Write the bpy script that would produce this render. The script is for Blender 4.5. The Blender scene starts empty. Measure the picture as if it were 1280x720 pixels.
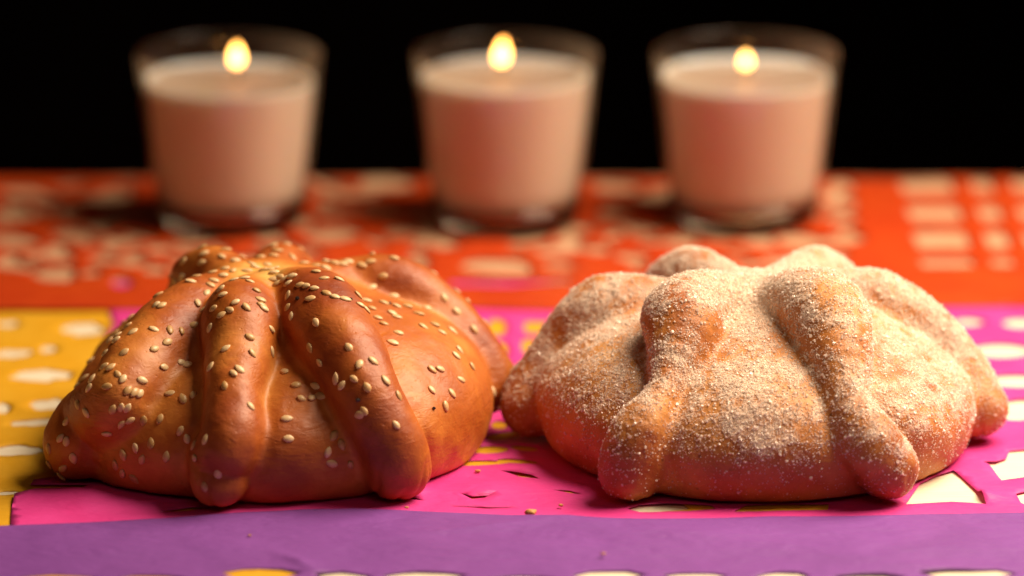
import bpy, bmesh, math, random
import numpy as np
from mathutils import Vector, Matrix
from mathutils.geometry import delaunay_2d_cdt

random.seed(7); np.random.seed(7)
scene = bpy.context.scene
COL = scene.collection
MM = 0.001

# ------------------------------------------------------------------ camera, world, lights, exposure
CAM = np.array([0.0, -1464.0, 436.0])          # millimetres
PITCH = math.radians(15.0)
FPX = 6568.0                                   # focal length in pixels of a 1280 wide frame
cd = bpy.data.cameras.new('camera')
cam = bpy.data.objects.new('camera', cd); COL.objects.link(cam)
cam.location = CAM * MM
cam.rotation_euler = (math.pi/2 - PITCH, 0, 0)
cd.sensor_width = 36.0
cd.lens = FPX / 1280 * 36.0
cd.clip_start = 0.05; cd.clip_end = 20
cd.dof.use_dof = True
cd.dof.focus_distance = 1.468
cd.dof.aperture_fstop = 5.4
scene.camera = cam

world = bpy.data.worlds.new('World'); scene.world = world
world.use_nodes = True
bg = world.node_tree.nodes['Background']
bg.inputs['Color'].default_value = (1.0, 0.72, 0.55, 1)
bg.inputs['Strength'].default_value = 0.012

def area_light(name, loc, target, size, watts, col, size_y=None, spread=180):
    ld = bpy.data.lights.new(name, 'AREA'); ld.size = size
    if size_y: ld.shape = 'RECTANGLE'; ld.size_y = size_y
    ld.spread = math.radians(spread)
    ld.energy = watts; ld.color = col
    o = bpy.data.objects.new(name, ld); COL.objects.link(o)
    o.location = loc
    o.rotation_euler = (Vector(target) - Vector(loc)).to_track_quat('-Z', 'Y').to_euler()
    return o
area_light('key_light', (0.37, 0.06, 0.52), (0.10, -0.02, 0.0), 0.44, 6.3, (1.0, 0.80, 0.58), spread=125)
area_light('soft_light', (0.10, -0.75, 0.95), (0.0, 0.08, 0.0), 0.6, 0.6, (1.0, 0.70, 0.50))

scene.view_settings.view_transform = 'Standard'
scene.view_settings.look = 'None'
scene.view_settings.exposure = 0.0
scene.view_settings.gamma = 1.0
scene.cycles.use_denoising = True
scene.cycles.max_bounces = 8
scene.cycles.transparent_max_bounces = 16
scene.cycles.caustics_reflective = False
scene.cycles.caustics_refractive = False

# ------------------------------------------------------------------ camera geometry helpers (mm)
FWD = np.array([0, math.cos(PITCH), -math.sin(PITCH)])
UPV = np.array([0, math.sin(PITCH), math.cos(PITCH)])
RGT = np.array([1.0, 0, 0])
def ray(px, py):
    d = FWD*FPX + RGT*(px-640.0) - UPV*(py-360.0)
    return d / np.linalg.norm(d)
LAYER_Z = [0.0]                                # height of the sheet being laid out
def ground(px, py, z=None):
    if z is None: z = LAYER_Z[0]
    d = ray(px, py); t = (z - CAM[2]) / d[2]
    p = CAM + d*t
    return float(p[0]), float(p[1])

# ------------------------------------------------------------------ tagging
def tag(o, label=None, cat=None, group=None, kind=None):
    if label: o['label'] = label
    if cat: o['category'] = cat
    if group: o['group'] = group
    if kind: o['kind'] = kind
    return o
def empty(name, loc, label, cat, group=None):
    o = bpy.data.objects.new(name, None); COL.objects.link(o)
    o.location = [c*MM for c in loc]; o.empty_display_size = 0.01
    return tag(o, label, cat, group)
def link(name, mesh, mat=None, parent=None):
    o = bpy.data.objects.new(name, mesh); COL.objects.link(o)
    if mat is not None and len(mesh.materials) == 0: mesh.materials.append(mat)
    if parent is not None: o.parent = parent
    return o
def np_mesh(name, verts, faces, smooth=True, normals=None):
    """verts in mm (n,3), faces (m,k) of one size"""
    verts = np.asarray(verts, dtype=np.float32)*MM
    faces = np.asarray(faces, dtype=np.int32)
    m = bpy.data.meshes.new(name)
    k = faces.shape[1]
    m.vertices.add(len(verts)); m.vertices.foreach_set('co', verts.ravel())
    m.loops.add(faces.size); m.loops.foreach_set('vertex_index', faces.ravel())
    m.polygons.add(len(faces))
    m.polygons.foreach_set('loop_start', np.arange(0, faces.size, k, dtype=np.int32))
    m.polygons.foreach_set('loop_total', np.full(len(faces), k, dtype=np.int32))
    m.update(calc_edges=True)
    m.polygons.foreach_set('use_smooth', np.full(len(faces), smooth, dtype=bool))
    m.validate()
    if normals is not None:
        m.normals_split_custom_set_from_vertices([tuple(map(float, n)) for n in normals])
    return m
def attr(m, name, vals):
    a = m.attributes.new(name, 'FLOAT', 'POINT')
    a.data.foreach_set('value', np.asarray(vals, dtype=np.float32))

# ------------------------------------------------------------------ node helpers
class NT:
    def __init__(s, name):
        s.m = bpy.data.materials.new(name); s.m.use_nodes = True
        s.t = s.m.node_tree; s.n = s.t.nodes; s.l = s.t.links
        s.n.clear()
        s.out = s.n.new('ShaderNodeOutputMaterial')
    def node(s, typ, **kw):
        x = s.n.new(typ)
        for k, v in kw.items():
            if hasattr(x, k) and not k[0].isupper(): setattr(x, k, v)
        return x
    def set(s, node, **kw):
        for k, v in kw.items():
            node.inputs[k.replace('_', ' ')].default_value = v
        return node
    def link(s, a, b): s.l.new(a, b)
    def coords(s):
        return s.n.new('ShaderNodeTexCoord').outputs['Object']
    def noise(s, scale, detail=4, rough=.55, dist=0, vec=None):
        x = s.n.new('ShaderNodeTexNoise')
        x.inputs['Scale'].default_value = scale; x.inputs['Detail'].default_value = detail
        x.inputs['Roughness'].default_value = rough; x.inputs['Distortion'].default_value = dist
        s.link(vec if vec is not None else s.coords(), x.inputs['Vector'])
        return x.outputs['Fac']
    def ramp(s, fac, stops, interp='LINEAR'):
        x = s.n.new('ShaderNodeValToRGB'); s.link(fac, x.inputs['Fac'])
        cr = x.color_ramp; cr.interpolation = interp
        while len(cr.elements) < len(stops): cr.elements.new(.5)
        for e, (p, c) in zip(cr.elements, stops):
            e.position = p
            e.color = (c, c, c, 1) if isinstance(c, (int, float)) else (*c, 1)
        return x.outputs['Color']
    def mix(s, fac, a, b, mode='MIX'):
        x = s.n.new('ShaderNodeMix'); x.data_type = 'RGBA'; x.blend_type = mode
        for sock, v in ((x.inputs[0], fac), (x.inputs[6], a), (x.inputs[7], b)):
            if isinstance(v, (int, float)): sock.default_value = v
            elif isinstance(v, tuple): sock.default_value = (*v, 1)
            else: s.link(v, sock)
        return x.outputs[2]
    def math(s, op, a, b=0.0, clamp=False):
        x = s.n.new('ShaderNodeMath'); x.operation = op; x.use_clamp = clamp
        for sock, v in ((x.inputs[0], a), (x.inputs[1], b)):
            if isinstance(v, (int, float)): sock.default_value = v
            else: s.link(v, sock)
        return x.outputs[0]
    def attr(s, name):
        x = s.n.new('ShaderNodeAttribute'); x.attribute_name = name
        return x.outputs['Fac']
    def bump(s, height, strength, dist, normal=None):
        x = s.n.new('ShaderNodeBump'); x.inputs['Strength'].default_value = strength
        x.inputs['Distance'].default_value = dist
        s.link(height, x.inputs['Height'])
        if normal is not None: s.link(normal, x.inputs['Normal'])
        return x.outputs['Normal']
    def principled(s, base, rough=.5, spec=.5, normal=None, coat=0, coat_rough=.1, sss=0, sss_r=None, sheen=0, ior=None):
        p = s.n.new('ShaderNodeBsdfPrincipled')
        for nm, v in (('Base Color', base), ('Roughness', rough), ('Specular IOR Level', spec), ('Coat Weight', coat), ('Coat Roughness', coat_rough), ('Sheen Weight', sheen)):
            if isinstance(v, tuple): p.inputs[nm].default_value = (*v, 1)
            elif isinstance(v, (int, float)): p.inputs[nm].default_value = v
            else: s.link(v, p.inputs[nm])
        if normal is not None: s.link(normal, p.inputs['Normal']); 
        if normal is not None and coat: s.link(normal, p.inputs['Coat Normal'])
        if sss:
            p.inputs['Subsurface Weight'].default_value = sss
            p.inputs['Subsurface Scale'].default_value = 1.0
            p.inputs['Subsurface Radius'].default_value = sss_r
        return p.outputs['BSDF']
    def finish(s, shader):
        s.link(shader, s.out.inputs['Surface']); return s.m

# ------------------------------------------------------------------ setting: table and backdrop
def wood_material():
    t = NT('pale wood'); c = t.coords()
    mp = t.n.new('ShaderNodeMapping'); t.link(c, mp.inputs['Vector']); mp.inputs['Scale'].default_value = (1, 14, 1)
    mp.inputs['Rotation'].default_value = (0, 0, 0.25)
    n1 = t.noise(60, 5, .6, .4, mp.outputs['Vector']); n2 = t.noise(14, 3)
    col = t.mix(t.ramp(n1, [(.3, 0.0), (.7, 1.0)]), (.74, .64, .47), (.84, .76, .60))
    col = t.mix(t.math('MULTIPLY', n2, .35), col, (.70, .58, .40))
    return t.finish(t.principled(col, .6, .3, t.bump(n1, .25, .0004)))
def box(name, x0, x1, y0, y1, z0, z1, mat, bevel=0.0, parent=None):
    bm = bmesh.new(); bmesh.ops.create_cube(bm, size=1)
    for v in bm.verts:
        v.co = Vector(((x0+x1)/2 + v.co.x*(x1-x0), (y0+y1)/2 + v.co.y*(y1-y0), (z0+z1)/2 + v.co.z*(z1-z0)))*MM
    if bevel: bmesh.ops.bevel(bm, geom=bm.edges[:], offset=bevel*MM, segments=3, affect='EDGES')
    m = bpy.data.meshes.new(name); bm.to_mesh(m); bm.free()
    return link(name, m, mat, parent)
tag(box('table_top', -700, 700, -420, 306, -30, 0, wood_material(), 1.5), kind='structure')
def cloth_black():
    t = NT('black cloth'); n = t.noise(9, 4)
    return t.finish(t.principled(t.mix(n, (.0022, .0006, .0005), (.0040, .0012, .0010)), .95, .05, t.bump(n, .5, .02)))
def make_backdrop():
    nx, nz = 120, 24
    X, Z = np.meshgrid(np.linspace(-1600, 1600, nx), np.linspace(-700, 1500, nz))
    Y = 900 + 18*np.sin(X/70 + .6*np.sin(X/190)) + 9*np.sin(X/31+Z/400)
    V = np.stack([X, Y, Z], -1).reshape(-1, 3)
    i = np.arange(nx*nz).reshape(nz, nx)
    Fc = np.stack([i[:-1, :-1], i[:-1, 1:], i[1:, 1:], i[1:, :-1]], -1).reshape(-1, 4)
    o = link('backdrop', np_mesh('backdrop', V, Fc), cloth_black())
    md = o.modifiers.new('thickness', 'SOLIDIFY'); md.thickness = .002
    tag(o, kind='structure')
make_backdrop()

# ------------------------------------------------------------------ numpy value noise
class VNoise:
    def __init__(s, seed, n=24):
        s.g = np.random.RandomState(seed).rand(n, n, n).astype(np.float32)*2-1; s.n = n
    def __call__(s, P, wl):
        q = P/wl; i = np.floor(q).astype(np.int32); f = (q-i).astype(np.float32); f = f*f*(3-2*f)
        n = s.n; x0, y0, z0 = (i[..., k] % n for k in range(3)); x1, y1, z1 = (x0+1) % n, (y0+1) % n, (z0+1) % n
        fx, fy, fz = f[..., 0], f[..., 1], f[..., 2]; g = s.g
        a = g[x0, y0, z0]*(1-fx)+g[x1, y0, z0]*fx; b = g[x0, y1, z0]*(1-fx)+g[x1, y1, z0]*fx
        c = g[x0, y0, z1]*(1-fx)+g[x1, y0, z1]*fx; d = g[x0, y1, z1]*(1-fx)+g[x1, y1, z1]*fx
        return (a*(1-fy)+b*fy)*(1-fz)+(c*(1-fy)+d*fy)*fz
    def fbm(s, P, wl, oct=3, gain=.5):
        t = 0; a = 1
        for k in range(oct): t = t + a*s(P+17.3*k, wl); wl = wl/2.03; a *= gain
        return t

# ------------------------------------------------------------------ paper sheets cut like lace
def ell(px, py, hw, hh, n=14, rot=0.0, jag=0.0):
    pts = []
    for k in range(n):
        a = 2*math.pi*k/n
        r = 1 + random.uniform(-jag, jag)
        u, v = hw*r*math.cos(a), hh*r*math.sin(a)
        pts.append((px + u*math.cos(rot) - v*math.sin(rot)*1.0, py + u*math.sin(rot) + v*math.cos(rot)))
    return [ground(*p) for p in pts]
def poly(*pts): return [ground(*p) for p in pts]
def rect(x0, x1, y0, y1, sk=6):
    # rounded slot, slanting with the sheet's perspective
    d = (y1-y0)*.24*((x0+x1)/2-640)/560
    e = min(4, (x1-x0)/4); f = (y1-y0)/4
    return poly((x0, y0+f), (x0+e, y0), (x1-e, y0), (x1, y0+f), (x1+d, y1-f), (x1+d-e, y1), (x0+d+e, y1), (x0+d, y1-f))
def densify(loop, step):
    out = []
    for i, a in enumerate(loop):
        b = loop[(i+1) % len(loop)]
        n = max(1, int(math.dist(a, b)/step))
        for k in range(n): out.append((a[0]+(b[0]-a[0])*k/n, a[1]+(b[1]-a[1])*k/n))
    return out
def sheet_mesh(name, outline, holes, height, step=3.0):
    loops = [densify(outline, step)] + [densify(h, step*.8) for h in holes]
    verts, faces_in = [], []
    for lp in loops:
        s = len(verts); verts += lp; faces_in.append(list(range(s, len(verts))))
    L = []
    for lp in loops:
        L.append(np.array(lp))
    o = L[0]; x0, y0 = o.min(0); x1, y1 = o.max(0)
    gx, gy = np.meshgrid(np.arange(x0+step/2, x1, step), np.arange(y0+step/2, y1, step))
    G = np.stack([gx.ravel(), gy.ravel()], -1) + np.random.uniform(-.25, .25, (gx.size, 2))*step
    def inside(P, lp):
        c = np.zeros(len(P), bool); n = len(lp)
        for i in range(n):
            a, b = lp[i], lp[(i+1) % n]
            if a[1] == b[1]: continue
            m = ((a[1] > P[:, 1]) != (b[1] > P[:, 1])) & (P[:, 0] < (b[0]-a[0])*(P[:, 1]-a[1])/(b[1]-a[1])+a[0])
            c ^= m
        return c
    keep = inside(G, L[0])
    for h in L[1:]: keep &= ~inside(G, h)
    # keep grid points clear of the outlines
    allv = np.concatenate(L)
    Gk = G[keep]
    d = np.full(len(Gk), 1e9)
    for s in range(0, len(allv), 400):
        d = np.minimum(d, ((Gk[:, None, :]-allv[None, s:s+400])**2).sum(-1).min(1))
    Gk = Gk[d > (step*.45)**2]
    V = [Vector(v) for v in verts] + [Vector(g) for g in Gk.tolist()]
    edges = []
    for f in faces_in:
        edges += [(f[i], f[(i+1) % len(f)]) for i in range(len(f))]
    vo, eo, fo, _, _, _ = delaunay_2d_cdt(V, edges, [], 0, 1e-4)
    vo = np.array([(v.x, v.y) for v in vo]); fo = np.array([f[:] for f in fo if len(f) == 3])
    cen = vo[fo].mean(1)
    k = inside(cen, L[0])
    for h in L[1:]: k &= ~inside(cen, h)
    fo = fo[k]
    # counter clockwise
    a, b, c = vo[fo[:, 0]], vo[fo[:, 1]], vo[fo[:, 2]]
    cr = (b[:, 0]-a[:, 0])*(c[:, 1]-a[:, 1])-(b[:, 1]-a[:, 1])*(c[:, 0]-a[:, 0])
    fo[cr < 0] = fo[cr < 0][:, ::-1]
    used = np.unique(fo); rm = -np.ones(len(vo), int); rm[used] = np.arange(len(used))
    vo = vo[used]; fo = rm[fo]
    P = np.column_stack([vo, height(vo[:, 0], vo[:, 1])])
    return np_mesh(name, P, fo)

VN = VNoise(3)
def wrinkle(x, y, wl, seed=0, stretch=1.0):
    P = np.stack([x/stretch+seed*31.7, y+seed*11.1, np.full_like(x, 3.3*seed)], -1)
    return VN.fbm(P, wl, 3)
def smooth01(a, b, x):
    t = np.clip((x-a)/(b-a), 0, 1); return t*t*(3-2*t)
def common(x, y):           # sag shared by all the stacked sheets
    return .18*wrinkle(x, y, 42, 1)

def paper_material(name, col, col2, rough=.52, spec=.35, trans=.12):
    t = NT(name); c = t.coords()
    fib = t.noise(1500, 3, .6); big = t.noise(38, 4, .6, .8)
    mp = t.n.new('ShaderNodeMapping'); t.link(c, mp.inputs['Vector']); mp.inputs['Scale'].default_value = (1, 2.6, 1); mp.inputs['Rotation'].default_value = (0, 0, .5)
    cr = t.noise(70, 5, .55, 1.5, mp.outputs['Vector'])
    b = t.mix(t.ramp(big, [(.35, 0.), (.7, 1.)]), col, col2)
    b = t.mix(t.math('MULTIPLY', fib, .18), b, tuple(v*.55 for v in col))
    rg = t.math('ABSOLUTE', t.math('SUBTRACT', t.noise(46, 3, .5, 1.0, mp.outputs['Vector']), .5)); nrm = t.bump(rg, .2, .004, t.bump(cr, .32, .0022, t.bump(fib, .3, .00012)))
    p = t.principled(b, rough, spec, nrm)
    tr = t.n.new('ShaderNodeBsdfTranslucent'); t.link(b, tr.inputs['Color'])
    mx = t.n.new('ShaderNodeMixShader'); mx.inputs[0].default_value = trans
    t.link(p, mx.inputs[1]); t.link(tr.outputs[0], mx.inputs[2])
    return t.finish(mx.outputs[0])
M_PINK = paper_material('pink tissue', (.80, .048, .31), (.85, .068, .37))
M_ORANGE = paper_material('orange tissue', (.54, .044, .003), (.60, .068, .005))
M_PURPLE = paper_material('purple tissue', (.225, .064, .33), (.27, .080, .39))
M_YELLOW = paper_material('yellow tissue', (.80, .40, .012), (.84, .46, .03))
def sheet(name, mesh, mat, label, group='cut paper sheets laid over one another on the table'):
    o = link(name, mesh, mat); tag(o, label, 'cut paper', group)
    md = o.modifiers.new('thickness', 'SOLIDIFY'); md.thickness = .00007; md.offset = 0
    return o

# yellow sheet, lowest
LAYER_Z[0] = .3
yh = []
for (px, py, hw, hh) in ((14, 442, 26, 6), (52, 469, 38, 9), (66, 506, 28, 8), (4, 510, 9, 7), (48, 528, 42, 5), (18, 563, 34, 8), (105, 411, 24, 9), (8, 616, 14, 3),
                         (-60, 450, 26, 8), (-70, 500, 30, 9), (-66, 545, 28, 7), (10, 405, 14, 4), (60, 436, 10, 4),
                         (200, 460, 30, 10), (260, 510, 34, 10), (400, 470, 34, 10), (420, 540, 40, 10), (240, 570, 30, 9), (560, 470, 12, 8), (700, 480, 30, 10), (800, 540, 40, 10), (750, 590, 24, 6), (300, 600, 25, 7),
                         (640, 470, 14, 10)):
    yh.append(ell(px, py, hw, hh*.85, 18, -.06, .22))
yh.append(poly((775, 627), (800, 624), (850, 628), (862, 637), (800, 642), (772, 640)))
for k in range(4): yh.append(ell(30+k*95, 700+4*(k % 2), 34, 5, 14))
sheet('cut_paper', sheet_mesh('yellow_sheet', poly((-260, 760), (-200, 372), (1010, 372), (1050, 645), (700, 668), (392, 690), (380, 760)), yh,
      lambda x, y: .2 + common(x, y) + .2*np.abs(wrinkle(x, y, 17, 2, 2.5))), M_YELLOW,
      'yellow cut paper sheet with oval slots showing at the far left')

# pink sheet
LAYER_Z[0] = .75
ph = [poly((1132, 630), (1151, 604), (1172, 594), (1192, 588), (1202, 596), (1220, 613), (1233, 630), (1190, 627)),
      poly((1229, 577), (1245, 578), (1258, 573), (1262, 563), (1300, 560), (1320, 575), (1318, 600), (1282, 596), (1252, 600)),
      poly((1270, 617), (1300, 610), (1300, 640), (1276, 628)),
      ell(1275, 512, 34, 13, 16, -.05), ell(1272, 476, 40, 8, 16, .02), ell(1250, 438, 38, 9, 16, 0), ell(1211, 402, 19, 5, 12), ell(1275, 403, 22, 6, 12),
      ell(1360, 445, 34, 9), ell(1370, 490, 34, 10), ell(1370, 530, 30, 12),
      ell(621, 409, 12, 11, 14), ell(622, 437, 13, 11, 14), rect(655, 688, 402, 417), rect(652, 686, 424, 441), ell(585, 398, 9, 7), ell(640, 462, 10, 7),
      ell(624, 531, 10, 5), ell(633, 544, 26, 4.5, 14, -.12), ell(612, 562, 24, 5, 14, -.05), ell(598, 579, 40, 3.6, 16, -.02), ell(647, 577, 26, 3.5, 14, .08), ell(655, 560, 18, 3, 12, .1),
      poly((783, 636), (800, 631), (835, 629), (889, 632), (895, 636), (862, 639), (800, 640)),
      poly((917, 640), (932, 632), (980, 631), (1036, 630), (1035, 637)),
      poly((488, 612), (497, 620), (515, 625), (532, 626), (512, 622), (500, 616)),
      poly((574, 618), (590, 622), (610, 621), (622, 616), (606, 623), (590, 624.5)),
      poly((624, 590), (650, 597), (676, 599), (664, 595), (640, 592)),
      poly((690, 612), (712, 616), (730, 618), (712, 613.5)),
      poly((560, 633), (610, 634), (650, 633.5), (608, 635.6)),
      poly((196, 640), (240, 634), (262, 634), (236, 638)),
      ell(800, 470, 40, 14), ell(900, 560, 50, 12), ell(1000, 480, 44, 14), ell(1080, 540, 30, 12), ell(300, 480, 40, 12), ell(420, 560, 44, 10), ell(460, 450, 30, 10)]
def pink_h(x, y):
    z = .58 + common(x, y) + .25*np.abs(wrinkle(x, y, 15, 5, 1.8))
    # lifted lips beside the curved slits
    for (px, py, s, a) in ((505, 615, 7, 1.6), (600, 612, 8, 1.3), (655, 588, 8, 1.2), (60, 622, 14, 1.3), (110, 615, 9, 1.0), (1250, 585, 9, 1.2), (1228, 622, 5, 2.2)):
        cx, cy = ground(px, py); z = z + a*np.exp(-((x-cx)**2+(y-cy)**2*2.2)/(s*s))
    return z
sheet('cut_paper', sheet_mesh('pink_sheet', poly((12, 668), (14, 640), (18, 619), (45, 613), (104, 615), (112, 607), (38, 606), (42, 598), (120, 588), (170, 520), (160, 470), (128, 428), (142, 402), (118, 352),
      (1480, 352), (1560, 662), (700, 668)), ph, pink_h, 2.6), M_PINK,
      'bright pink cut paper sheet under the two breads')

# added sheet below the orange one; its peach colour stands in for dimmer table
LAYER_Z[0] = .4
sheet('cut_paper', sheet_mesh('added_dim_sheet', poly((-330, 368), (1640, 367), (1560, 222), (-290, 222)), [ell(-400, 300, 1, 1)][:0],
      lambda x, y: .25 + common(x, y) + .3*np.abs(wrinkle(x, y, 21, 14, 1.5)), 5.0), paper_material('dimmed table peach', (.66, .36, .20), (.72, .44, .27)),
      'pale peach paper showing through the openings of the orange sheet')

# orange sheet at the back, hanging over the far edge of the table
LAYER_Z[0] = 1.5
oh = []
for (a, b) in ((1125, 1192), (1213, 1242), (1263, 1330), (1352, 1384)):
    for j, (c, d) in enumerate(((223, 240), (256, 275), (288, 309), (321, 332))):
        oh.append(rect(a+8*j, b+9*j-2, c, d))
rs = random.Random(5)
for (px, py, hw, hh) in ((30, 240, 30, 8), (20, 265, 30, 8), (22, 300, 32, 9), (12, 330, 22, 8), (90, 292, 26, 8), (70, 318, 24, 7), (135, 245, 34, 7), (150, 300, 24, 7), (130, 322, 20, 6), (70, 345, 26, 6), (165, 325, 22, 7),
                         (200, 310, 20, 6), (195, 335, 14, 6), (150, 268, 30, 6), (240, 300, 30, 7), (290, 292, 24, 7), (340, 298, 20, 7), (415, 292, 36, 10), (380, 315, 24, 6), (430, 240, 30, 7), (485, 228, 34, 9), (420, 265, 28, 6),
                         (470, 262, 26, 6), (500, 290, 22, 7), (545, 300, 26, 8), (590, 292, 20, 6), (660, 296, 26, 8), (622, 331, 46, 12), (700, 310, 30, 7), (720, 285, 22, 8), (745, 310, 18, 6), (700, 330, 22, 5), (770, 262, 22, 8), (800, 285, 26, 7),
                         (770, 232, 30, 8), (815, 245, 22, 7), (850, 300, 26, 8), (790, 320, 24, 6), (900, 296, 24, 7), (950, 302, 24, 7), (1000, 300, 30, 9), (1050, 232, 17, 8), (1053, 254, 18, 8), (1056, 275, 18, 7), (1058, 298, 24, 8),
                         (1040, 322, 22, 6), (985, 325, 20, 6), (880, 325, 24, 6), (940, 330, 18, 5), (560, 262, 20, 6), (520, 330, 18, 5), (300, 325, 22, 6), (350, 335, 18, 5), (250, 330, 18, 5),
                         (-40, 240, 24, 7), (-50, 275, 26, 8), (-44, 310, 26, 8), (-120, 250, 24, 8), (-120, 295, 26, 8), (240, 240, 20, 6), (310, 262, 24, 6), (630, 240, 26, 7), (690, 252, 20, 6), (925, 240, 28, 7), (980, 262, 20, 6), (875, 262, 20, 6)):
    oh.append(ell(px, py, hw, hh*.92, 12, rs.uniform(-.1, .1), .14))
for (bx0, bx1, by0, by1, n) in ((-100, 120, 226, 345, 26), (120, 540, 224, 342, 52), (540, 780, 226, 330, 30), (780, 1070, 226, 335, 34)):
    for _ in range(n):
        oh.append(ell(rs.uniform(bx0, bx1), rs.uniform(by0, by1), rs.uniform(9, 20), rs.uniform(2.6, 5.5), 10, rs.uniform(-.25, .25), .25))
oh.append(poly((560, 350), (600, 347), (660, 349), (712, 346), (718, 352), (640, 357), (565, 356)))
oh.append(ell(152, 352, 13, 7, 10))
def orange_h(x, y):
    z = 1.1 + common(x, y) + .5*np.abs(wrinkle(x, y, 30, 8, 1.6))
    over = np.clip(y-308, 0, None)
    return z - over*6.0
sheet('cut_paper', sheet_mesh('orange_sheet', [ground(-330, 388), ground(60, 386), ground(300, 384), ground(560, 383), ground(720, 387), ground(1000, 382), ground(1180, 381), ground(1640, 381), (360, 322), (-360, 322)], oh, orange_h, 3.4), M_ORANGE,
      'orange cut paper sheet at the back under the three candles')

# purple sheet along the front
LAYER_Z[0] = 1.4
edge = ((-120, 660), (0, 656), (60, 654), (150, 650), (230, 645), (300, 640), (380, 636), (440, 635), (520, 638), (600, 642), (640, 644.5), (720, 647), (800, 648), (900, 647), (960, 645), (1060, 644), (1160, 641), (1240, 639.5), (1280, 639), (1420, 637))
pu = []
LAYER_Z[0] = .8
def lens(cx, cy, hw, hh, tilt=0):
    n = 9; pts = []
    for k in range(n): u = -1+2*k/(n-1); pts.append((cx+u*hw, cy - hh*(1-u*u) + tilt*u))
    for k in range(1, n-1): u = 1-2*k/(n-1); pts.append((cx+u*hw, cy + hh*(1-u*u) + tilt*u))
    return poly(*pts)
for cx, cy, hw, hh in ((-70, 722, 60, 5), (70, 722, 58, 4), (188, 724, 46, 5), (326, 716, 54, 5.5), (428, 719, 34, 5), (530, 718, 58, 4.5), (650, 722, 44, 4), (760, 717, 48, 5), (870, 719, 46, 4), (978, 719, 42, 5), (1085, 721, 44, 4), (1215, 716, 64, 5), (1340, 718, 50, 5)):
    q = random.uniform; cy += 1.0
    pu.append(poly((cx-hw*q(.8, 1.1), cy-1+q(-1, 1)), (cx-hw*.45, cy-hh-q(-.5, 1.2)), (cx+q(-8, 8), cy-hh-q(0, 1.5)), (cx+hw*.5, cy-hh-q(-1, 1.2)), (cx+hw*q(.8, 1.1), cy-1+q(-1.5, 1)), (cx+hw*.4, cy+hh+2), (cx-hw*.5, cy+hh+2.5)))
for r in range(1, 5):
    for k in range(14):
        pu.append(lens(-60+k*110+(55 if r % 2 else 0), 724+r*17, 44, 6))
LAYER_Z[0] = 1.4
fx, fy = ground(368, 700)
def purple_h(x, y):
    z = 1.15 - .75*smooth01(-108, -124, y) + common(x, y) + .45*np.abs(wrinkle(x, y, 26, 11, 2.2))
    u = (x-fx)*.80 + (y-fy)*.60; v = -(x-fx)*.60 + (y-fy)*.80         # the pinched crease
    z = z + 1.5*np.exp(-np.abs(u)/2.0)*np.exp(-((v+2)/10)**2) + .5*np.exp(-((x-fx-3)**2+(y-fy)**2)/90)
    gx, gy = ground(600, 670)
    z = z + .8*np.exp(-np.abs((x-gx+20)*.35-(y-gy)*.93)/2.2)*np.exp(-((x-gx)/30)**2) + .5*np.exp(-(((x-gx-60)*.4+(y-gy)*.9)/5)**2)
    return z
sheet('cut_paper', sheet_mesh('purple_sheet', poly(*edge, (1460, 800), (-160, 800)), pu, purple_h, 1.35), M_PURPLE,
      'purple cut paper sheet with a plain band along the front edge')

# ------------------------------------------------------------------ bread: distance fields in mm
def d_ellipsoid(P, c, r, rzb=None):
    q = P - np.array(c, dtype=np.float32)
    rr = np.empty_like(q); rr[..., 0] = r[0]; rr[..., 1] = r[1]; rr[..., 2] = r[2]
    if rzb: rr[..., 2] = np.where(q[..., 2] < 0, rzb, r[2])
    k0 = np.sqrt(((q/rr)**2).sum(-1)); k1 = np.sqrt(((q/(rr*rr))**2).sum(-1))+1e-6
    return k0*(k0-1)/k1
def smin(a, b, k):
    h = np.clip(.5+.5*(b-a)/k, 0, 1)
    return b*(1-h)+a*h - k*h*(1-h)
def catmull(pts, n=5):
    P = np.array([pts[0]]+list(pts)+[pts[-1]], float); out = []
    for i in range(1, len(P)-2):
        for k in range(n):
            t = k/n; a, b, c, d = P[i-1], P[i], P[i+1], P[i+2]
            out.append(.5*((2*b)+(-a+c)*t+(2*a-5*b+4*c-d)*t*t+(-a+3*b-3*c+d)*t**3))
    out.append(P[-2]); return np.array(out)
def d_rope(P, C):
    best = np.full(P.shape[:-1], 60.0, np.float32)
    for a, b in zip(C[:-1], C[1:]):
        ab = b[:3]-a[:3]; L2 = (ab*ab).sum()+1e-9
        q = P-a[:3].astype(np.float32)
        t = np.clip((q@ab.astype(np.float32))/L2, 0, 1)
        dd = np.sqrt(((q-t[..., None]*ab.astype(np.float32))**2).sum(-1)) - (a[3]+(b[3]-a[3])*t)
        best = smin(best, dd, 1.2) if False else np.minimum(best, dd)
    return best

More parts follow.
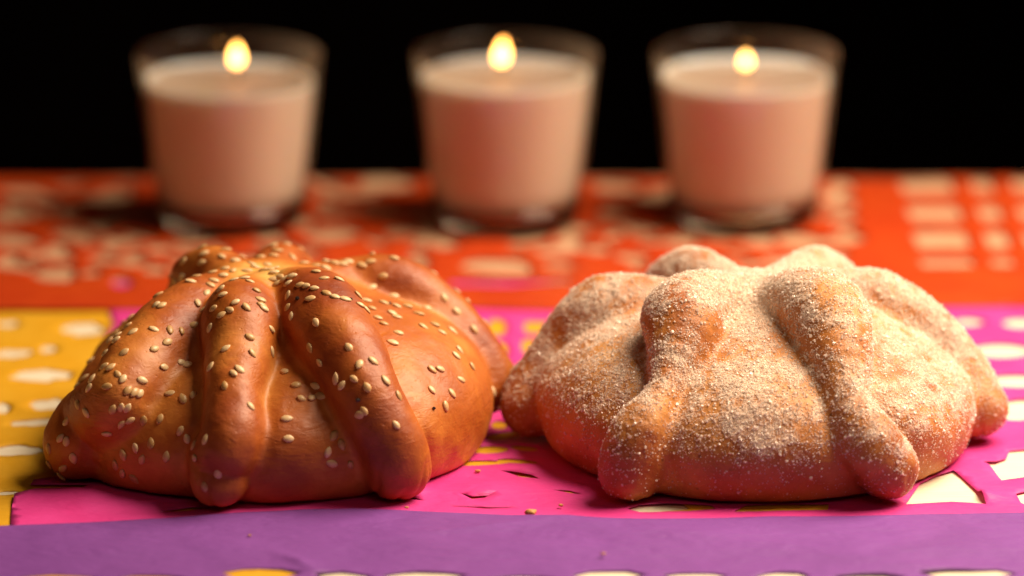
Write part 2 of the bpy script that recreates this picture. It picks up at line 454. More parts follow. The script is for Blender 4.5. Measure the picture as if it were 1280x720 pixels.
BREAD_Y = -6.0
class Bread:
    def __init__(s, cx, blobs, ropes, seed, kmin, z0=1.1):
        s.kmin = kmin
        s.o = np.array([cx, BREAD_Y, z0], dtype=np.float32); s.blobs = blobs; s.vn = VNoise(seed); s.vn2 = VNoise(seed+50)
        s.ropes = []
        for rp in ropes:
            pts = []
            for q in rp:
                if q[0] == 'p':
                    _, px, py, r, lift = q
                    h = s.hit_body(px, py); n = s.body_normal(h)
                    c = h + n*(lift*r-r*.35)
                    pts.append((*c, r))
                else: pts.append(q)
            s.ropes.append(catmull(pts))
    def body0(s, P):
        d = None
        for (c, r, rzb, k) in s.blobs:
            e = d_ellipsoid(P, c, r, rzb)
            d = e if d is None else smin(d, e, k)
        return d
    def hit_body(s, px, py):
        # where the ray meets the body, or where it passes nearest beside it
        d = ray(px, py); t = np.arange(1330, 1620, .5)
        P = CAM - s.o + d*t[:, None]
        v = s.body0(P.astype(np.float32)); j = np.where(v < .05)[0]
        return P[j[0]] if len(j) else P[v.argmin()]
    def body_normal(s, p):
        e = .5; g = []
        for k in range(3):
            a = p.copy(); b = p.copy(); a[k] += e; b[k] -= e
            g.append(float(s.body0(a[None].astype(np.float32))[0]-s.body0(b[None].astype(np.float32))[0]))
        g = np.array(g); return g/np.linalg.norm(g)
    def field(s, P):
        body = s.body0(P)
        n1 = s.vn.fbm(P, 26, 3); 
        body = body - 1.25*n1
        rho = np.sqrt(P[..., 0]**2+P[..., 1]**2)
        k = 7.5 - (7.5-s.kmin)*smooth01(8, 32, rho)
        rmin = np.full(P.shape[:-1], 60.0, np.float32)
        for C in s.ropes:
            lo = C[:, :3].min(0)-20; hi = C[:, :3].max(0)+20
            m = np.all((P > lo) & (P < hi), -1)
            v = d_rope(P[m], C)
            w = rmin[m]; rmin[m] = smin(w, v, 4.0 if True else k)
        rmin = rmin - .75*s.vn2.fbm(P, 14, 2)
        # the dough is pressed in along a rope
        groove = np.exp(-((rmin-1.2)/2.6)**2)*smooth01(14, 36, rho)
        body = body + .75*groove
        F = smin(body, rmin, k)
        # small wrinkles
        F = F - .16*s.vn2.fbm(P, 4.5, 2)
        # folds where the strips were tucked in at the foot
        F = F + .75*np.exp(-(s.vn.fbm(P*np.array([1.6, 1.6, .7], np.float32)+9, 13, 2)/.09)**2)*smooth01(17, 6, P[..., 2])*smooth01(3, -1, rmin)
        z = P[..., 2]
        return -smin(-F, z+.35*s.vn(P, 9.0), 2.0)      # flat underneath
    def build(s, h=.8):
        xs = np.arange(-80, 80, h, dtype=np.float32); ys = np.arange(-96, 76, h, dtype=np.float32); zs = np.arange(-2.4, 60, h, dtype=np.float32)
        s.org = np.array([xs[0], ys[0], zs[0]], np.float32); s.h = h
        F = np.empty((len(xs), len(ys), len(zs)), np.float32)
        for i in range(0, len(xs), 40):
            X, Y, Z = np.meshgrid(xs[i:i+40], ys, zs, indexing='ij')
            F[i:i+40] = s.field(np.stack([X, Y, Z], -1))
        s.F = F
        gx, gy, gz = np.gradient(F, h)
        s.G = np.stack([gx, gy, gz], -1)
        return surface_nets(F, s.org, h)
    def interp(s, A, P):
        q = (P-s.org)/s.h; i = np.floor(q).astype(int)
        for k in range(3): i[:, k] = np.clip(i[:, k], 0, A.shape[k]-2)
        f = q-i
        out = 0
        for dx in (0, 1):
            for dy in (0, 1):
                for dz in (0, 1):
                    w = (f[:, 0] if dx else 1-f[:, 0])*(f[:, 1] if dy else 1-f[:, 1])*(f[:, 2] if dz else 1-f[:, 2])
                    v = A[i[:, 0]+dx, i[:, 1]+dy, i[:, 2]+dz]
                    out = out + (w[:, None]*v if v.ndim == 2 else w*v)
        return out
    def project(s, P, it=3):
        for _ in range(it):
            f = s.interp(s.F, P); g = s.interp(s.G, P); L = (g*g).sum(-1)+1e-6
            P = P - (f/L)[:, None]*g
        g = s.interp(s.G, P); g /= np.linalg.norm(g, axis=1)[:, None]+1e-9
        return P, g
    def hit(s, px, py):
        d = ray(px, py); p0 = CAM - s.o
        t = np.arange(1330, 1640, .5); P = p0+d*t[:, None]
        ok = np.all((P > s.org+1) & (P < np.array([78, 74, 58])), -1)
        P = P[ok]
        if len(P) == 0: return None
        f = s.interp(s.F, P.astype(np.float32)); j = np.where(f < 0)[0]
        if len(j) == 0: return None
        p, n = s.project(P[j[0]][None].astype(np.float32)); return p[0], n[0]

def surface_nets(F, org, h):
    S = F < 0
    nx, ny, nz = F.shape
    cnt = np.zeros((nx-1, ny-1, nz-1), np.int8)
    for dx in (0, 1):
        for dy in (0, 1):
            for dz in (0, 1):
                cnt += S[dx:nx-1+dx, dy:ny-1+dy, dz:nz-1+dz]
    act = (cnt > 0) & (cnt < 8)
    I = np.argwhere(act); idx = -np.ones(act.shape, np.int64); idx[act] = np.arange(len(I))
    acc = np.zeros((len(I), 3)); num = np.zeros(len(I))
    corners = [(a, b, c) for a in (0, 1) for b in (0, 1) for c in (0, 1)]
    for a in corners:
        for ax in range(3):
            if a[ax]: continue
            b = list(a); b[ax] = 1
            fa = F[I[:, 0]+a[0], I[:, 1]+a[1], I[:, 2]+a[2]]; fb = F[I[:, 0]+b[0], I[:, 1]+b[1], I[:, 2]+b[2]]
            m = (fa < 0) != (fb < 0)
            t = np.where(m, fa/(fa-fb+1e-12), 0)
            p = np.array(a, float)[None].repeat(len(I), 0); p[:, ax] = t
            acc[m] += p[m]; num[m] += 1
    V = (I + acc/num[:, None])*h + org
    Q = []
    for ax in range(3):
        o1, o2 = [(1, 2), (2, 0), (0, 1)][ax]
        sl0 = [slice(1, None)]*3; sl1 = [slice(1, None)]*3
        sl0[ax] = slice(0, -1); sl1[ax] = slice(1, None)
        A = S[:-1, :-1, :-1].copy()
        a0 = S[tuple([slice(0, -1) if k == ax else slice(0, -1) for k in range(3)])]
        b0 = np.roll(S, -1, ax)[:-1, :-1, :-1]
        E = np.argwhere(a0 != b0)
        E = E[(E[:, o1] > 0) & (E[:, o2] > 0)]
        def cell(d1, d2):
            c = E.copy(); c[:, o1] -= d1; c[:, o2] -= d2
            return idx[c[:, 0], c[:, 1], c[:, 2]]
        q = np.stack([cell(1, 1), cell(0, 1), cell(0, 0), cell(1, 0)], -1)
        ins = S[E[:, 0], E[:, 1], E[:, 2]]
        q[~ins] = q[~ins][:, ::-1]
        Q.append(q[(q >= 0).all(1)])
    return V.astype(np.float32), np.concatenate(Q)

def split_bread(B, V, Q, names, parent, mat, attrs):
    V, N = B.project(V)
    lab_d = np.stack([B.body0(V) + 1.6] + [d_rope(V, C) for C in B.ropes], -1)
    fc = lab_d[Q].mean(1).argmin(1)
    A = attrs(V, N, lab_d)
    for k, nm in enumerate(names):
        q = Q[fc == k]
        if len(q) == 0: continue
        used = np.unique(q); rm = -np.ones(len(V), int); rm[used] = np.arange(len(used))
        m = np_mesh(nm, V[used], rm[q], True, N[used])
        for an, vals in A.items(): attr(m, an, vals[used])
        link(nm, m, mat, parent)
    return V, N

# --- left bread, glazed and sprinkled with sesame
LB = Bread(-69.0,
    [((2, -4, 12), (60, 66, 29), 36, 8), ((-24, -24, 10), (34, 36, 22), 30, 7), ((26, 2, 10), (35, 42, 24), 30, 7), ((-2, 2, 16), (42, 44, 31), None, 10), ((16, -6, 15), (44, 54, 27), 24, 8)],
    [[('p', 325, 362, 6.5, .1), ('p', 303, 408, 10.8, .62), ('p', 299, 450, 9.6, .55), ('p', 291, 500, 7.8, .5), ('p', 290, 552, 8.4, .6), (-12, -66, 11.5, 8.6), (-11.8, -68.5, 8, 7.8)],
     [('p', 352, 360, 6.5, .1), ('p', 394, 397, 11.2, .65), ('p', 428, 450, 11.2, .6), ('p', 458, 505, 10, .55), ('p', 484, 555, 9.8, .6), ('p', 492, 580, 9.5, .6)],
     [('p', 300, 350, 7, .0), ('p', 250, 378, 9.5, .12), ('p', 200, 432, 11.5, .3), ('p', 152, 500, 11, .35), (-49, -36, 15, 11), (-53, -40, 9.5, 10.2)],
     [(-8, 8, 42, 6.5), (-20, 22, 41.5, 9.5), (-26, 38, 28, 7.5), (-30, 50, 13, 8), (-31, 51, 9, 8)],
     [(-1, 12, 44, 6), (1, 29, 41.5, 8.5), (5, 46, 30, 8.5), (7, 58, 14, 9), (8, 60, 9, 9)],
     [(6, 6, 41, 6.5), (21, 17, 39.5, 8.8), (36, 17.5, 39, 9.6), (49.5, 14, 31, 8.7), (59, 10, 21, 8.2), (62, 7, 13, 8.5)]],
    11, 3.2)
# --- right bread, coated in sugar
RB = Bread(70.3,
    [((0, -5, 13), (64, 66, 29), 36, 8), ((2, -2, 19), (38, 38, 24), None, 12)],
    [[('p', 925, 366, 6, .1), ('p', 862, 402, 11, .66), ('p', 852, 432, 10, .62), ('p', 829, 488, 4.4, .42), ('p', 802, 545, 8.3, .62), ('p', 795, 582, 9.3, .6)],
     [('p', 962, 366, 6, .1), ('p', 1020, 398, 12, .64), ('p', 1042, 438, 10.6, .58), ('p', 1058, 502, 6.4, .42), ('p', 1082, 552, 8.2, .52), ('p', 1104, 582, 9.2, .52)],
     [(-8, 2, 40, 5), (-24, 7, 38.5, 6), (-43, 8, 34.5, 10.8), (-56, 5, 24, 8.6), (-63, 1, 14, 8.4), (-65, -2, 9, 8.6)],
     [(8, 2, 40, 5.5), (20, 8, 38.5, 8), (35, 9, 36.5, 10.6), (51, 6, 27.5, 8.8), (61, 1, 16, 8.4), (64, -3, 9.5, 8.8)],
     [(-5, 9, 40.5, 5.5), (-18, 31, 38.5, 9.8), (-28, 47, 26, 8.4), (-34, 57, 12, 9), (-35, 58, 9, 9)],
     [(5, 9, 40.5, 5.5), (19, 31, 38, 9.8), (29, 47, 26, 8.4), (34, 57, 12, 9), (35, 58, 9, 9)]],
    23, 3.4)

def crust_material():
    t = NT('glazed crust')
    br = t.attr('brown'); n1 = t.noise(55, 4, .6); n2 = t.noise(260, 4, .6, .6); n3 = t.noise(1100, 3, .6)
    f = t.math('ADD', br, t.math('MULTIPLY', t.math('SUBTRACT', n1, .5), .55))
    f = t.math('ADD', f, t.math('MULTIPLY', t.math('SUBTRACT', n2, .5), .30), True)
    col = t.ramp(f, [(0., (.80, .47, .13)), (.3, (.58, .21, .036)), (.55, (.42, .108, .013)), (.8, (.30, .058, .007)), (1., (.20, .031, .005))])
    mp = t.n.new('ShaderNodeMapping'); t.link(t.coords(), mp.inputs['Vector']); mp.inputs['Scale'].default_value = (1, 1, 3.2); mp.inputs['Rotation'].default_value = (.3, .5, 0)
    wr = t.noise(130, 5, .6, 1.2, mp.outputs['Vector'])
    vo = t.n.new('ShaderNodeTexVoronoi'); vo.inputs['Scale'].default_value = 520; t.link(t.coords(), vo.inputs['Vector'])
    pits = t.ramp(vo.outputs['Distance'], [(0., 0.), (.22, 1.)])
    nrm = t.bump(t.math('MULTIPLY', wr, t.ramp(n1, [(.4, .2), (.6, 1.)])), .42, .0010, t.bump(n2, .3, .0007, t.bump(pits, .3, .0003, t.bump(n3, .2, .00012))))
    rough = t.math('ADD', .39, t.math('MULTIPLY', n2, .22))
    return t.finish(t.principled(col, rough, .42, nrm, coat=.05, coat_rough=.35))
def sugar_crust_material():
    t = NT('sugared crust')
    br = t.attr('brown'); su = t.attr('sugar'); n1 = t.noise(60, 4, .6); n2 = t.noise(300, 4, .6, .5); n3 = t.noise(1500, 3, .65)
    f = t.math('ADD', br, t.math('MULTIPLY', t.math('SUBTRACT', n1, .5), 1.0))
    f = t.math('ADD', f, t.math('MULTIPLY', t.math('SUBTRACT', n2, .5), .25), True)
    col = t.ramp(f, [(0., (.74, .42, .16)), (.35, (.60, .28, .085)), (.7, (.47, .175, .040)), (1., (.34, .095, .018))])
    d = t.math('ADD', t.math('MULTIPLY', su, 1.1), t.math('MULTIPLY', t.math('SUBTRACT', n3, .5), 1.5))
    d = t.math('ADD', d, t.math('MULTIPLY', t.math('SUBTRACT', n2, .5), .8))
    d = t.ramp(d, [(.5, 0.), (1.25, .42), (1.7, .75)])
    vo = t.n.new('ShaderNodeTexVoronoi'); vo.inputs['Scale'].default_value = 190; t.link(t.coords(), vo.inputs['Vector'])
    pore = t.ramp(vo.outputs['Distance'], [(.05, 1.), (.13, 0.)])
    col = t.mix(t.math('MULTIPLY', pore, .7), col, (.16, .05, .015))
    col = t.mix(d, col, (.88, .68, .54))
    n4 = t.noise(700, 4, .7); nrm = t.bump(n3, .35, .0003, t.bump(n4, .45, .0006, t.bump(n2, .45, .0014)))
    return t.finish(t.principled(col, t.math('ADD', .45, t.math('MULTIPLY', d, .4)), .4, nrm))

def left_attrs(V, N, D):
    rope = D[:, 1:].min(1)
    rho = np.hypot(V[:, 0]+3, V[:, 1]+9)
    n = LB.vn.fbm(V, 18, 3)
    b = .52 + .26*smooth01(2, -2, rope)
    b = b - .42*smooth01(25, 8, rho)*smooth01(30, 42, V[:, 2])
    # pale stretch lines beside the ropes where the dough rose last
    b = b - .10*np.exp(-((rope-1.8)/1.8)**2)
    b = b + .22*n
    return {'brown': b}
def right_attrs(V, N, D):
    rope = D[:, 1:].min(1)
    n = RB.vn.fbm(V, 18, 3); n2 = RB.vn2.fbm(V+40, 9, 3)
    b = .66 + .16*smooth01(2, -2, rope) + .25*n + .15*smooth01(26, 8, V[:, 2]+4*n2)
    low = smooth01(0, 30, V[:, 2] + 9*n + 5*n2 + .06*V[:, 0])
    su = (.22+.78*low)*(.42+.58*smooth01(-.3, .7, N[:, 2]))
    su = su*(1-.55*smooth01(.1, .9, n2))
    su = su*np.clip(.85 + .45*RB.vn.fbm(V+11, 4.2, 2) + .35*RB.vn2.fbm(V+5, 2.1, 1), .25, 1.5)
    su = su*(1 - .35*smooth01(0, -3, rope))
    rho = np.hypot(V[:, 0], V[:, 1])
    su = su + .6*smooth01(38, 8, rho)
    # rubbed patches on the two front knobs
    for px, py, r in ((880, 408, 9), (1040, 425, 7), (1070, 592, 8), (800, 560, 7), (1030, 365, 4)):
        hp = RB.hit(px, py)
        if hp is not None:
            dd = np.linalg.norm(V-hp[0], axis=1); su = su*(1-.62*np.exp(-(dd/r)**2))
    return {'brown': b, 'sugar': np.clip(su, 0, 1.2)}

NAMES = ['dough_body'] + ['dough_rope']*6
left = empty('sweet_bread', (-69, BREAD_Y, 1.1), 'glossy brown round bread with crossed dough ropes and sesame seeds', 'bread', 'the two round sweet breads')
V, Q = LB.build(); LV, LN = split_bread(LB, V, Q, NAMES, left, crust_material(), left_attrs)
right = empty('sweet_bread', (70.3, BREAD_Y, 1.1), 'round bread with crossed dough ropes coated in coarse white sugar', 'bread', 'the two round sweet breads')
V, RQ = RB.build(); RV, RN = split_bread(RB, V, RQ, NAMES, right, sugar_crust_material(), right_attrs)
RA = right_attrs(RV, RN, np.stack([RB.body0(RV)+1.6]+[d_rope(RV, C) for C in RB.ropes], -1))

# ------------------------------------------------------------------ sugar grains
def sugar_material():
    t = NT('sugar crystal')
    nz = t.n.new('ShaderNodeNewGeometry')
    col = t.mix(nz.outputs['Random Per Island'], (.93, .85, .77), (.98, .94, .90))
    p = t.principled(col, .09, .8)
    tr = t.n.new('ShaderNodeBsdfTranslucent'); tr.inputs['Color'].default_value = (.95, .85, .75, 1)
    tp = t.n.new('ShaderNodeBsdfTransparent'); tp.inputs['Color'].default_value = (.97, .93, .88, 1)
    m1 = t.n.new('ShaderNodeMixShader'); m1.inputs[0].default_value = .4
    t.link(p, m1.inputs[1]); t.link(tr.outputs[0], m1.inputs[2])
    m2 = t.n.new('ShaderNodeMixShader'); m2.inputs[0].default_value = .35
    t.link(m1.outputs[0], m2.inputs[1]); t.link(tp.outputs[0], m2.inputs[2])
    return t.finish(m2.outputs[0])
def sugar_grains(V, N, Q, su, count):
    rs = np.random.RandomState(4)
    a, b, c = V[Q[:, 0]], V[Q[:, 1]], V[Q[:, 3]]
    area = np.linalg.norm(np.cross(b-a, c-a), axis=1)
    w = area*np.clip(su[Q].mean(1), .0, 1.1)**1.5
    w[V[Q].mean(1)[:, 2] < 1.5] = 0
    f = rs.choice(len(Q), count, p=w/w.sum())
    u, v = rs.rand(count, 1), rs.rand(count, 1)
    P = V[Q[f, 0]]*(1-u)*(1-v)+V[Q[f, 1]]*u*(1-v)+V[Q[f, 2]]*u*v+V[Q[f, 3]]*(1-u)*v
    n = N[Q[f, 0]]
    size = np.clip(rs.lognormal(math.log(.098), .50, count), .04, .40)      # half edge, mm
    # random rotations
    q = rs.randn(count, 4); q /= np.linalg.norm(q, axis=1)[:, None]
    w_, x, y, z = q.T
    R = np.stack([1-2*(y*y+z*z), 2*(x*y-w_*z), 2*(x*z+w_*y), 2*(x*y+w_*z), 1-2*(x*x+z*z), 2*(y*z-w_*x), 2*(x*z-w_*y), 2*(y*z+w_*x), 1-2*(x*x+y*y)], -1).reshape(-1, 3, 3)
    cube = np.array([(i, j, k) for i in (-1, 1) for j in (-1, 1) for k in (-1, 1)], float)
    asp = np.stack([np.ones(count), rs.uniform(.7, 1, count), rs.uniform(.55, .95, count)], -1)
    C = cube[None]*(size[:, None]*asp)[:, None, :]
    C = np.einsum('nij,nkj->nki', R, C) + (P + n*(size*.55)[:, None])[:, None, :]
    fc = np.array([(0, 1, 3, 2), (4, 6, 7, 5), (0, 4, 5, 1), (2, 3, 7, 6), (0, 2, 6, 4), (1, 5, 7, 3)])
    Fc = (np.arange(count)[:, None, None]*8+fc[None]).reshape(-1, 4)
    return np_mesh('sugar_coat', C.reshape(-1, 3), Fc, False)
so = link('sugar_coat', sugar_grains(RV, RN, RQ, RA['sugar'], 165000), sugar_material(), right)
so['kind'] = 'stuff'

# ------------------------------------------------------------------ sesame seeds
def seed_mesh(k):
    rs = random.Random(k); L, W, H = rs.uniform(1.38, 1.62), rs.uniform(.90, 1.06), rs.uniform(.42, .52)
    rings = [(-1, 0), (-.82, .50), (-.35, .95), (.2, .92), (.68, .55), (1, 0)]; seg = 8
    vs, fs = [], []
    for (u, r) in rings:
        if r == 0: vs.append((u*L, 0, 0)); continue
        for j in range(seg):
            a = 2*math.pi*j/seg; vs.append((u*L, math.cos(a)*r*W, math.sin(a)*H*min(1, r*1.15)))
    for j in range(seg): fs.append((0, 1+(j+1) % seg, 1+j))
    for i in range(len(rings)-3):
        for j in range(seg):
            a = 1+i*seg+j; b = 1+i*seg+(j+1) % seg; fs.append((a, b, b+seg, a+seg))
    l = len(vs)-1; s = l-seg
    for j in range(seg): fs.append((l, s+j, s+(j+1) % seg))
    m = bpy.data.meshes.new('sesame_seed'); m.from_pydata([[c*MM for c in v] for v in vs], [], fs); m.update()
    for p in m.polygons: p.use_smooth = True
    return m
def seed_material():
    t = NT('sesame seed'); oi = t.n.new('ShaderNodeObjectInfo'); n = t.noise(700, 3)
    col = t.ramp(oi.outputs['Random'], [(0., (.42, .22, .07)), (.2, (.58, .35, .15)), (1., (.74, .54, .31))])
    col = t.mix(t.math('MULTIPLY', n, .4), col, (.60, .38, .16))
    return t.finish(t.principled(col, .38, .5, t.bump(n, .3, .0002)))
S72 = {
 (190, 290): '285,268,35 470,200,15 450,278,10 630,225,-40 750,265,0 655,335,0 730,345,80 620,115,-10 410,97,0 845,110,10 820,145,0 940,105,10 1045,80,0 270,410,20 210,435,0 400,400,-8 345,450,10 545,368,5 555,440,-20 525,480,-35 495,545,70 620,515,10 640,570,15 735,430,0 830,415,-20 880,450,0 850,350,0 900,290,-20 930,320,20 975,228,0 1040,300,0 1060,340,-20 1095,215,-30 1130,170,0 940,530,0 975,610,0 985,660,5 55,565,50 40,660,70 90,660,60 750,635,35 410,645,85 460,700,70 550,690,5 700,705,-40 850,680,-55 1010,690,0 1100,430,10 1130,465,20 1000,345,0 640,395,0',
 (340, 290): '135,110,-40 50,170,20 20,225,-20 180,230,85 290,285,0 490,265,-10 490,325,0 395,300,30 395,360,-50 470,420,15 605,430,85 605,240,-20 640,290,0 690,268,0 810,310,-40 890,270,-5 995,405,-5 895,505,40 1090,585,0 70,405,-30 185,405,-20 110,430,0 60,460,0 145,465,0 255,485,-5 310,490,-30 385,515,-20 490,550,-50 570,585,-30 660,605,0 145,575,45 140,680,40 345,605,0 790,660,0 850,620,-30 900,690,-40 850,700,-30 1010,640,-25 1120,670,-40 1140,195,-30 770,570,-30 20,330,0 20,370,0',
 (190, 370): '160,310,85 265,315,80 375,265,30 135,415,35 525,290,30 665,475,50 875,375,-30 900,520,-50 1075,300,-20 1080,505,-60 530,640,55 785,665,-55 735,700,-55 265,595,25 315,625,30 105,640,5 15,305,-30 20,480,40 630,175,25 870,120,-25',
 (340, 370): '395,240,-60 345,470,-50 430,600,-25 690,460,-65 785,620,80 910,590,-45 175,180,-60 110,680,-60 855,140,-30 955,200,-20 1010,255,-10 1080,160,-10 1125,195,-15 1085,420,-25 1135,335,0',
 (340, 420): '575,385,80 630,445,60 740,390,-40 855,465,-60 1020,400,-65 215,445,20 265,565,-35 360,560,60 435,545,-15 390,455,-30 830,675,-45 785,710,20 1140,540,-70',
 (340, 520): '145,205,-5 555,180,55 625,260,-75 500,325,75 535,425,-30 705,440,-70 1115,80,-50 135,30,5',
 (480, 360): '120,165,-40 210,170,-30 355,350,-35 520,400,-30 620,385,-20 645,610,-40 390,185,0 680,560,-35 790,710,-30 310,235,-5 540,90,-60 655,215,-45 810,375,-50 455,335,-20',
 (480, 450): '430,90,-50 500,85,10 425,275,-60 605,305,-60 690,175,0 800,90,-50 545,420,-80 135,325,-65 980,290,-70',
 (50, 420): '585,155,0 755,150,55 580,275,10 640,285,60 700,345,-60 745,390,60 605,460,0 405,380,10 470,385,75 345,440,50 440,470,30 345,620,-30 420,690,-40 920,400,0 790,490,50 845,510,45 895,520,35 655,660,75 730,640,70 785,645,60 1115,280,0 1015,125,45 415,180,0 360,200,40 635,40,0 690,40,0 1135,60,50',
 (50, 520): '240,50,50 185,200,50 240,230,80 300,380,-80 210,465,45 195,540,10 375,600,-10 355,635,-25 600,160,-10 80,300,-80 730,70,60 805,35,30 930,40,80 1080,30,75 1000,245,-80 865,290,-75 750,350,-75 920,390,55 680,440,85 745,515,80 850,565,-45 985,690,-50 45,390,85 1140,365,80',
 (190, 420): '165,520,5 280,570,-70 370,535,80 885,635,-45 655,450,-70 135,55,40',
 (80, 360): '850,60,-50 600,270,40 575,340,0 620,400,80 780,380,0 420,470,0 440,380,20 455,415,20',
}
spots = []
for (ox, oy), s in S72.items():
    for w in s.split():
        a, b, c = map(float, w.split(',')); spots.append((ox+a/7.2, oy+b/7.2, c))
for a, b, c in ((215, 115, 60), (265, 170, -60), (120, 305, -80), (320, 315, 0), (315, 220, 60), (400, 175, 70), (497, 430, 85), (395, 530, -85)):
    spots.append((190+a/6, 520+b/6, c))
seed_data = [seed_mesh(k) for k in range(6)]; M_SEED = seed_material()
for m in seed_data: m.materials.append(M_SEED)
def place_on(B, p, n, ang_dir, sink, parent, name, mesh, scale=1.0, tilt=0.0):
    n = Vector(n); d = Vector(ang_dir); d = (d - n*d.dot(n)).normalized()
    if tilt: d = (d + n*tilt).normalized(); n = (n - d*n.dot(d)).normalized()
    y = n.cross(d)
    M = Matrix((d, y, n)).transposed().to_4x4()
    M.translation = Vector(p)*MM + n*(sink*MM)
    o = bpy.data.objects.new(name, mesh); COL.objects.link(o); o.parent = parent
    o.matrix_local = M @ Matrix.Scale(scale, 4)
    return o
rs = random.Random(9); done = []; nseed = 0
for (px, py, ang) in spots:
    h = LB.hit(px, py)
    if h is None: h = LB.hit(px + (6 if px < 340 else -6), py+6)
    if h is None: continue
    if any(np.linalg.norm(h[0]-q) < 1.1 for q in done): continue
    done.append(h[0])
    a = math.radians(ang + rs.uniform(-10, 10)); d = RGT*math.cos(a)+UPV*math.sin(a)
    if abs(float(np.dot(d, h[1]))) > .93: d = RGT
    if rs.random() < .5: d = -d
    place_on(LB, h[0], h[1], d, rs.uniform(.02, .24), left, 'sesame_seed', rs.choice(seed_data), rs.uniform(1.02, 1.22), rs.uniform(-.18, .18)); nseed += 1
back = np.where((LV[:, 1] > 12) & (LV[:, 2] > 10))[0]
for i in np.random.RandomState(2).permutation(back):
    if nseed >= 298: break
    p, n = LV[i], LN[i]
    if np.dot(p+LB.o-CAM, n) < 0 or any(np.linalg.norm(p-q) < 3.5 for q in done): continue
    done.append(p); place_on(LB, p, n, (rs.uniform(-1, 1), rs.uniform(-1, 1), .3), .22, left, 'sesame_seed', rs.choice(seed_data)); nseed += 1
print('SEEDS', nseed)
# a few black specks baked into the crust
def speck_mesh():
    bm = bmesh.new(); bmesh.ops.create_icosphere(bm, subdivisions=1, radius=.75*MM)
    for v in bm.verts: v.co *= rs.uniform(.8, 1.15)
    m = bpy.data.meshes.new('black_seed'); bm.to_mesh(m); bm.free(); return m
tk = NT('black seed'); M_BLK = tk.finish(tk.principled((.025, .012, .01), .35, .5)); SP = speck_mesh(); SP.materials.append(M_BLK)
for px, py, sc in ((448, 500, 1.0), (372.5, 374, 1.0), (438, 375, .7), (541, 511, .75), (487, 380, .6)):
    h = LB.hit(px, py)
    if h: place_on(LB, h[0], h[1], (1, .2, 0), .2, left, 'black_seed', SP, sc)

# crumbs on the paper
def crumb_material():
    t = NT('crumb'); n = t.noise(900, 4)
    return t.finish(t.principled(t.mix(n, (.50, .22, .06), (.66, .36, .12)), .6, .3, t.bump(n, .6, .0003)))
M_CR = crumb_material()
def crumb(px, py, size, z, label):
    bm = bmesh.new(); bmesh.ops.create_icosphere(bm, subdivisions=2, radius=1)
    r2 = random.Random(int(px)); ph1 = [r2.uniform(0, 6) for _ in range(3)]
    for v in bm.verts:
        k = 1+.35*math.sin(v.co.x*3+ph1[0])*math.cos(v.co.y*3.4+ph1[1])+.12*r2.uniform(-1, 1)
        v.co = Vector((v.co.x*size*k, v.co.y*size*.7*k, v.co.z*size*.45*k))*MM
    m = bpy.data.meshes.new('crumb'); bm.to_mesh(m); bm.free()
    for p in m.polygons: p.use_smooth = True
    x, y = ground(px, py, z); o = link('crumb', m, M_CR); o.location = (x*MM, y*MM, (z+size*.3)*MM)
    tag(o, label, 'crumb', 'crumbs fallen on the paper')
crumb(663, 643, 1.9, 1.3, 'flat golden crumb at the pink edge near the purple band, largest of the crumbs')
crumb(701, 632.5, .8, 1.4, 'small golden crumb on pink paper right of the largest crumb')
crumb(597, 590, .9, 1.2, 'dark crumb on pink paper just right of the sesame bread')
crumb(312, 670, .55, 1.6, 'tiny golden crumb on the purple band below the sesame bread')
crumb(754, 693, .7, 1.6, 'tiny pale crumb on the purple band between the breads')
crumb(508, 635, .6, 1.5, 'tiny brown crumb on the purple edge beneath the sesame bread')

# ------------------------------------------------------------------ candles
def glass_shell_material():
    t = NT('clear glass wall')
    tr = t.n.new('ShaderNodeBsdfTransparent'); tr.inputs['Color'].default_value = (.95, .93, .90, 1)
    gl = t.n.new('ShaderNodeBsdfGlossy'); gl.inputs['Roughness'].default_value = .03
    lw = t.n.new('ShaderNodeLayerWeight'); lw.inputs['Blend'].default_value = .5
    fr = t.math('ADD', .03, t.math('MULTIPLY', t.math('POWER', lw.outputs['Facing'], 5.0), .7))
    m = t.n.new('ShaderNodeMixShader'); t.link(fr, m.inputs[0]); t.link(tr.outputs[0], m.inputs[1]); t.link(gl.outputs[0], m.inputs[2])
    df = t.n.new('ShaderNodeBsdfTranslucent'); df.inputs['Color'].default_value = (.8, .6, .42, 1)
    m2 = t.n.new('ShaderNodeMixShader'); m2.inputs[0].default_value = .10
    t.link(m.outputs[0], m2.inputs[1]); t.link(df.outputs[0], m2.inputs[2])
    return t.finish(m2.outputs[0])
def glass_base_material():
    t = NT('thick clear glass')
    g = t.n.new('ShaderNodeBsdfGlass'); g.inputs['IOR'].default_value = 1.5; g.inputs['Roughness'].default_value = .02; g.inputs['Color'].default_value = (.93, .90, .86, 1)
    return t.finish(g.outputs[0])
def wax_material():
    t = NT('white wax'); n = t.noise(60, 3); n2 = t.noise(22, 3)
    col = t.mix(n2, (.70, .67, .62), (.76, .73, .68))
    return t.finish(t.principled(col, .45, .35, t.bump(n, .25, .001), sss=.7, sss_r=(.014, .009, .006)))
def flame_material(strength):
    t = NT('candle flame'); c = t.coords()
    sp = t.n.new('ShaderNodeSeparateXYZ'); t.link(c, sp.inputs[0])
    z = t.math('DIVIDE', sp.outputs[2], .009, True)
    col = t.ramp(z, [(0., (.9, .34, .09)), (.3, (1., .50, .12)), (.75, (1., .44, .085)), (1., (1., .32, .05))])
    e = t.n.new('ShaderNodeEmission'); t.link(col, e.inputs['Color']); e.inputs['Strength'].default_value = strength
    return t.finish(e.outputs[0])
tp = NT('melted wax'); M_POOL = tp.finish(tp.principled((.44, .35, .29), .35, .3, tp.bump(tp.noise(90, 2), .15, .0006)))
tw = NT('charred wick'); M_WICK = tw.finish(tw.principled((.03, .022, .018), .9, .1))
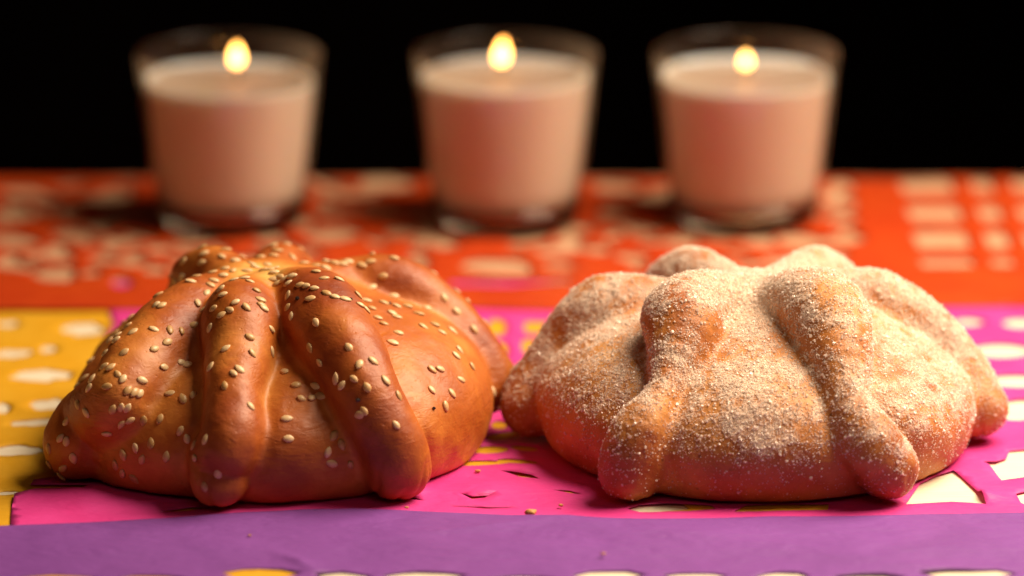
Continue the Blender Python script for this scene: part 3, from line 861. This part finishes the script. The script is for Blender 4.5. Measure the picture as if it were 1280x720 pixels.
M_SHELL, M_BASE, M_WAX, M_FLAME = glass_shell_material(), glass_base_material(), wax_material(), flame_material(13)
def lathe(name, prof, mat, parent, seg=64, loc=(0, 0, 0), wob=None, close=False):
    vs, fs = [], []
    for (r, z) in prof:
        for j in range(seg):
            a = 2*math.pi*j/seg; rr = r; zz = z
            if wob: rr, zz = wob(r, z, a)
            vs.append((rr*math.cos(a), rr*math.sin(a), zz))
    n = len(prof)
    for i in range(n if close else n-1):
        for j in range(seg):
            a, b = i*seg+j, i*seg+(j+1) % seg; c, d = ((i+1) % n)*seg+(j+1) % seg, ((i+1) % n)*seg+j
            fs.append((a, b, c, d))
    o = link(name, np_mesh(name, vs, fs), mat, parent); o.location = [k*MM for k in loc]
    return o
LAYER_Z[0] = 2.0
def candle(px, py, label, fdx, fz, fh, fw):
    x, y = ground(px, py)
    c = empty('candle', (x, y, 2.0), label, 'candle', 'three lit candles in clear glasses')
    Rt, Rb, Ht, wall, base = 30.9, 24.2, 57.0, 1.3, 7.5
    R = lambda z: Rb+(Rt-Rb)*(z/Ht)**.92
    zz = [base+.5+(Ht-base-.5)*k/10 for k in range(11)]
    prof = [(R(z), z) for z in zz] + [(R(Ht)-.3, Ht+.6), (R(Ht)-wall+.3, Ht+.6)] + [(R(z)-wall, z) for z in zz[::-1]]
    g = lathe('glass_wall', prof, M_SHELL, c, close=True)
    prof = [(.05, .6), (Rb*.7, .5), (Rb-2.5, 0), (Rb-.6, .5), (Rb, 2), (R(base), base-.1), (R(base)-.6, base), (.05, base)]
    lathe('glass_base', prof, M_BASE, c)
    wr = random.Random(int(px)); a0 = wr.uniform(0, 6)
    def wob(r, z, a): return r, z + (.5*math.sin(a+a0)+.25*math.sin(3*a+a0) if z > 40 and r > 12 else 0)
    Wt = 48.0 + {289: -.6, 632: .9, 930: .2}[int(px)]
    prof = [(.05, base+.5), (R(base)-wall-.6, base+.5)] + [(R(z)-wall-.5, z) for z in (12, 20, 28, 36, 43, Wt-1)] + [(R(Wt)-wall-.5, Wt+1.2), (R(Wt)-wall-1.8, Wt+1.0), (R(Wt)-wall-3.2, Wt-.6), (R(Wt)-8, Wt-2.2), (.05, Wt-2.6)]
    lathe('wax', prof, M_WAX, c, wob=wob)
    lathe('melted_wax', [(.05, Wt+.2), (R(Wt)-wall-3.2, Wt+.2), (R(Wt)-wall-2.2, Wt+.4), (R(Wt)-wall-2.2, Wt-1.2), (R(Wt)-10, Wt-2.0), (.05, Wt-2.2)], M_POOL, c)
    bm = bmesh.new()
    bmesh.ops.create_cone(bm, segments=8, radius1=.8*MM, radius2=.55*MM, depth=6*MM, cap_ends=True)
    for v in bm.verts:
        t = (v.co.z/MM+3)/6; v.co.x += .9*t*t*MM; v.co.z += (Wt-1.6+3)*MM
    m = bpy.data.meshes.new('wick'); bm.to_mesh(m); bm.free()
    o = link('wick', m, M_WICK, c); o.location.x = fdx*MM
    fp = [(.02, 0), (fw*.32, .05), (fw*.44, .18), (fw*.5, .33), (fw*.46, .5), (fw*.34, .68), (fw*.18, .86), (.02, 1.)]
    fl = lathe('flame', [(r, z*fh) for r, z in fp], M_FLAME, c, 20, (fdx, 0, fz-fh*.5)); fl.rotation_euler = (0, wr.uniform(-.12, .12), wr.uniform(0, 3))
candle(289, 274, 'glass candle on the far left with a tall flame, behind the sesame bread', 2.6, 56.6, 8.0, 4.4)
candle(632, 274, 'middle glass candle with the largest flame, behind the gap between the breads', -1.6, 57.6, 9.0, 4.8)
candle(930, 272, 'glass candle on the right with a small low flame, behind the sugared bread', 0, 54.2, 5.4, 3.8)
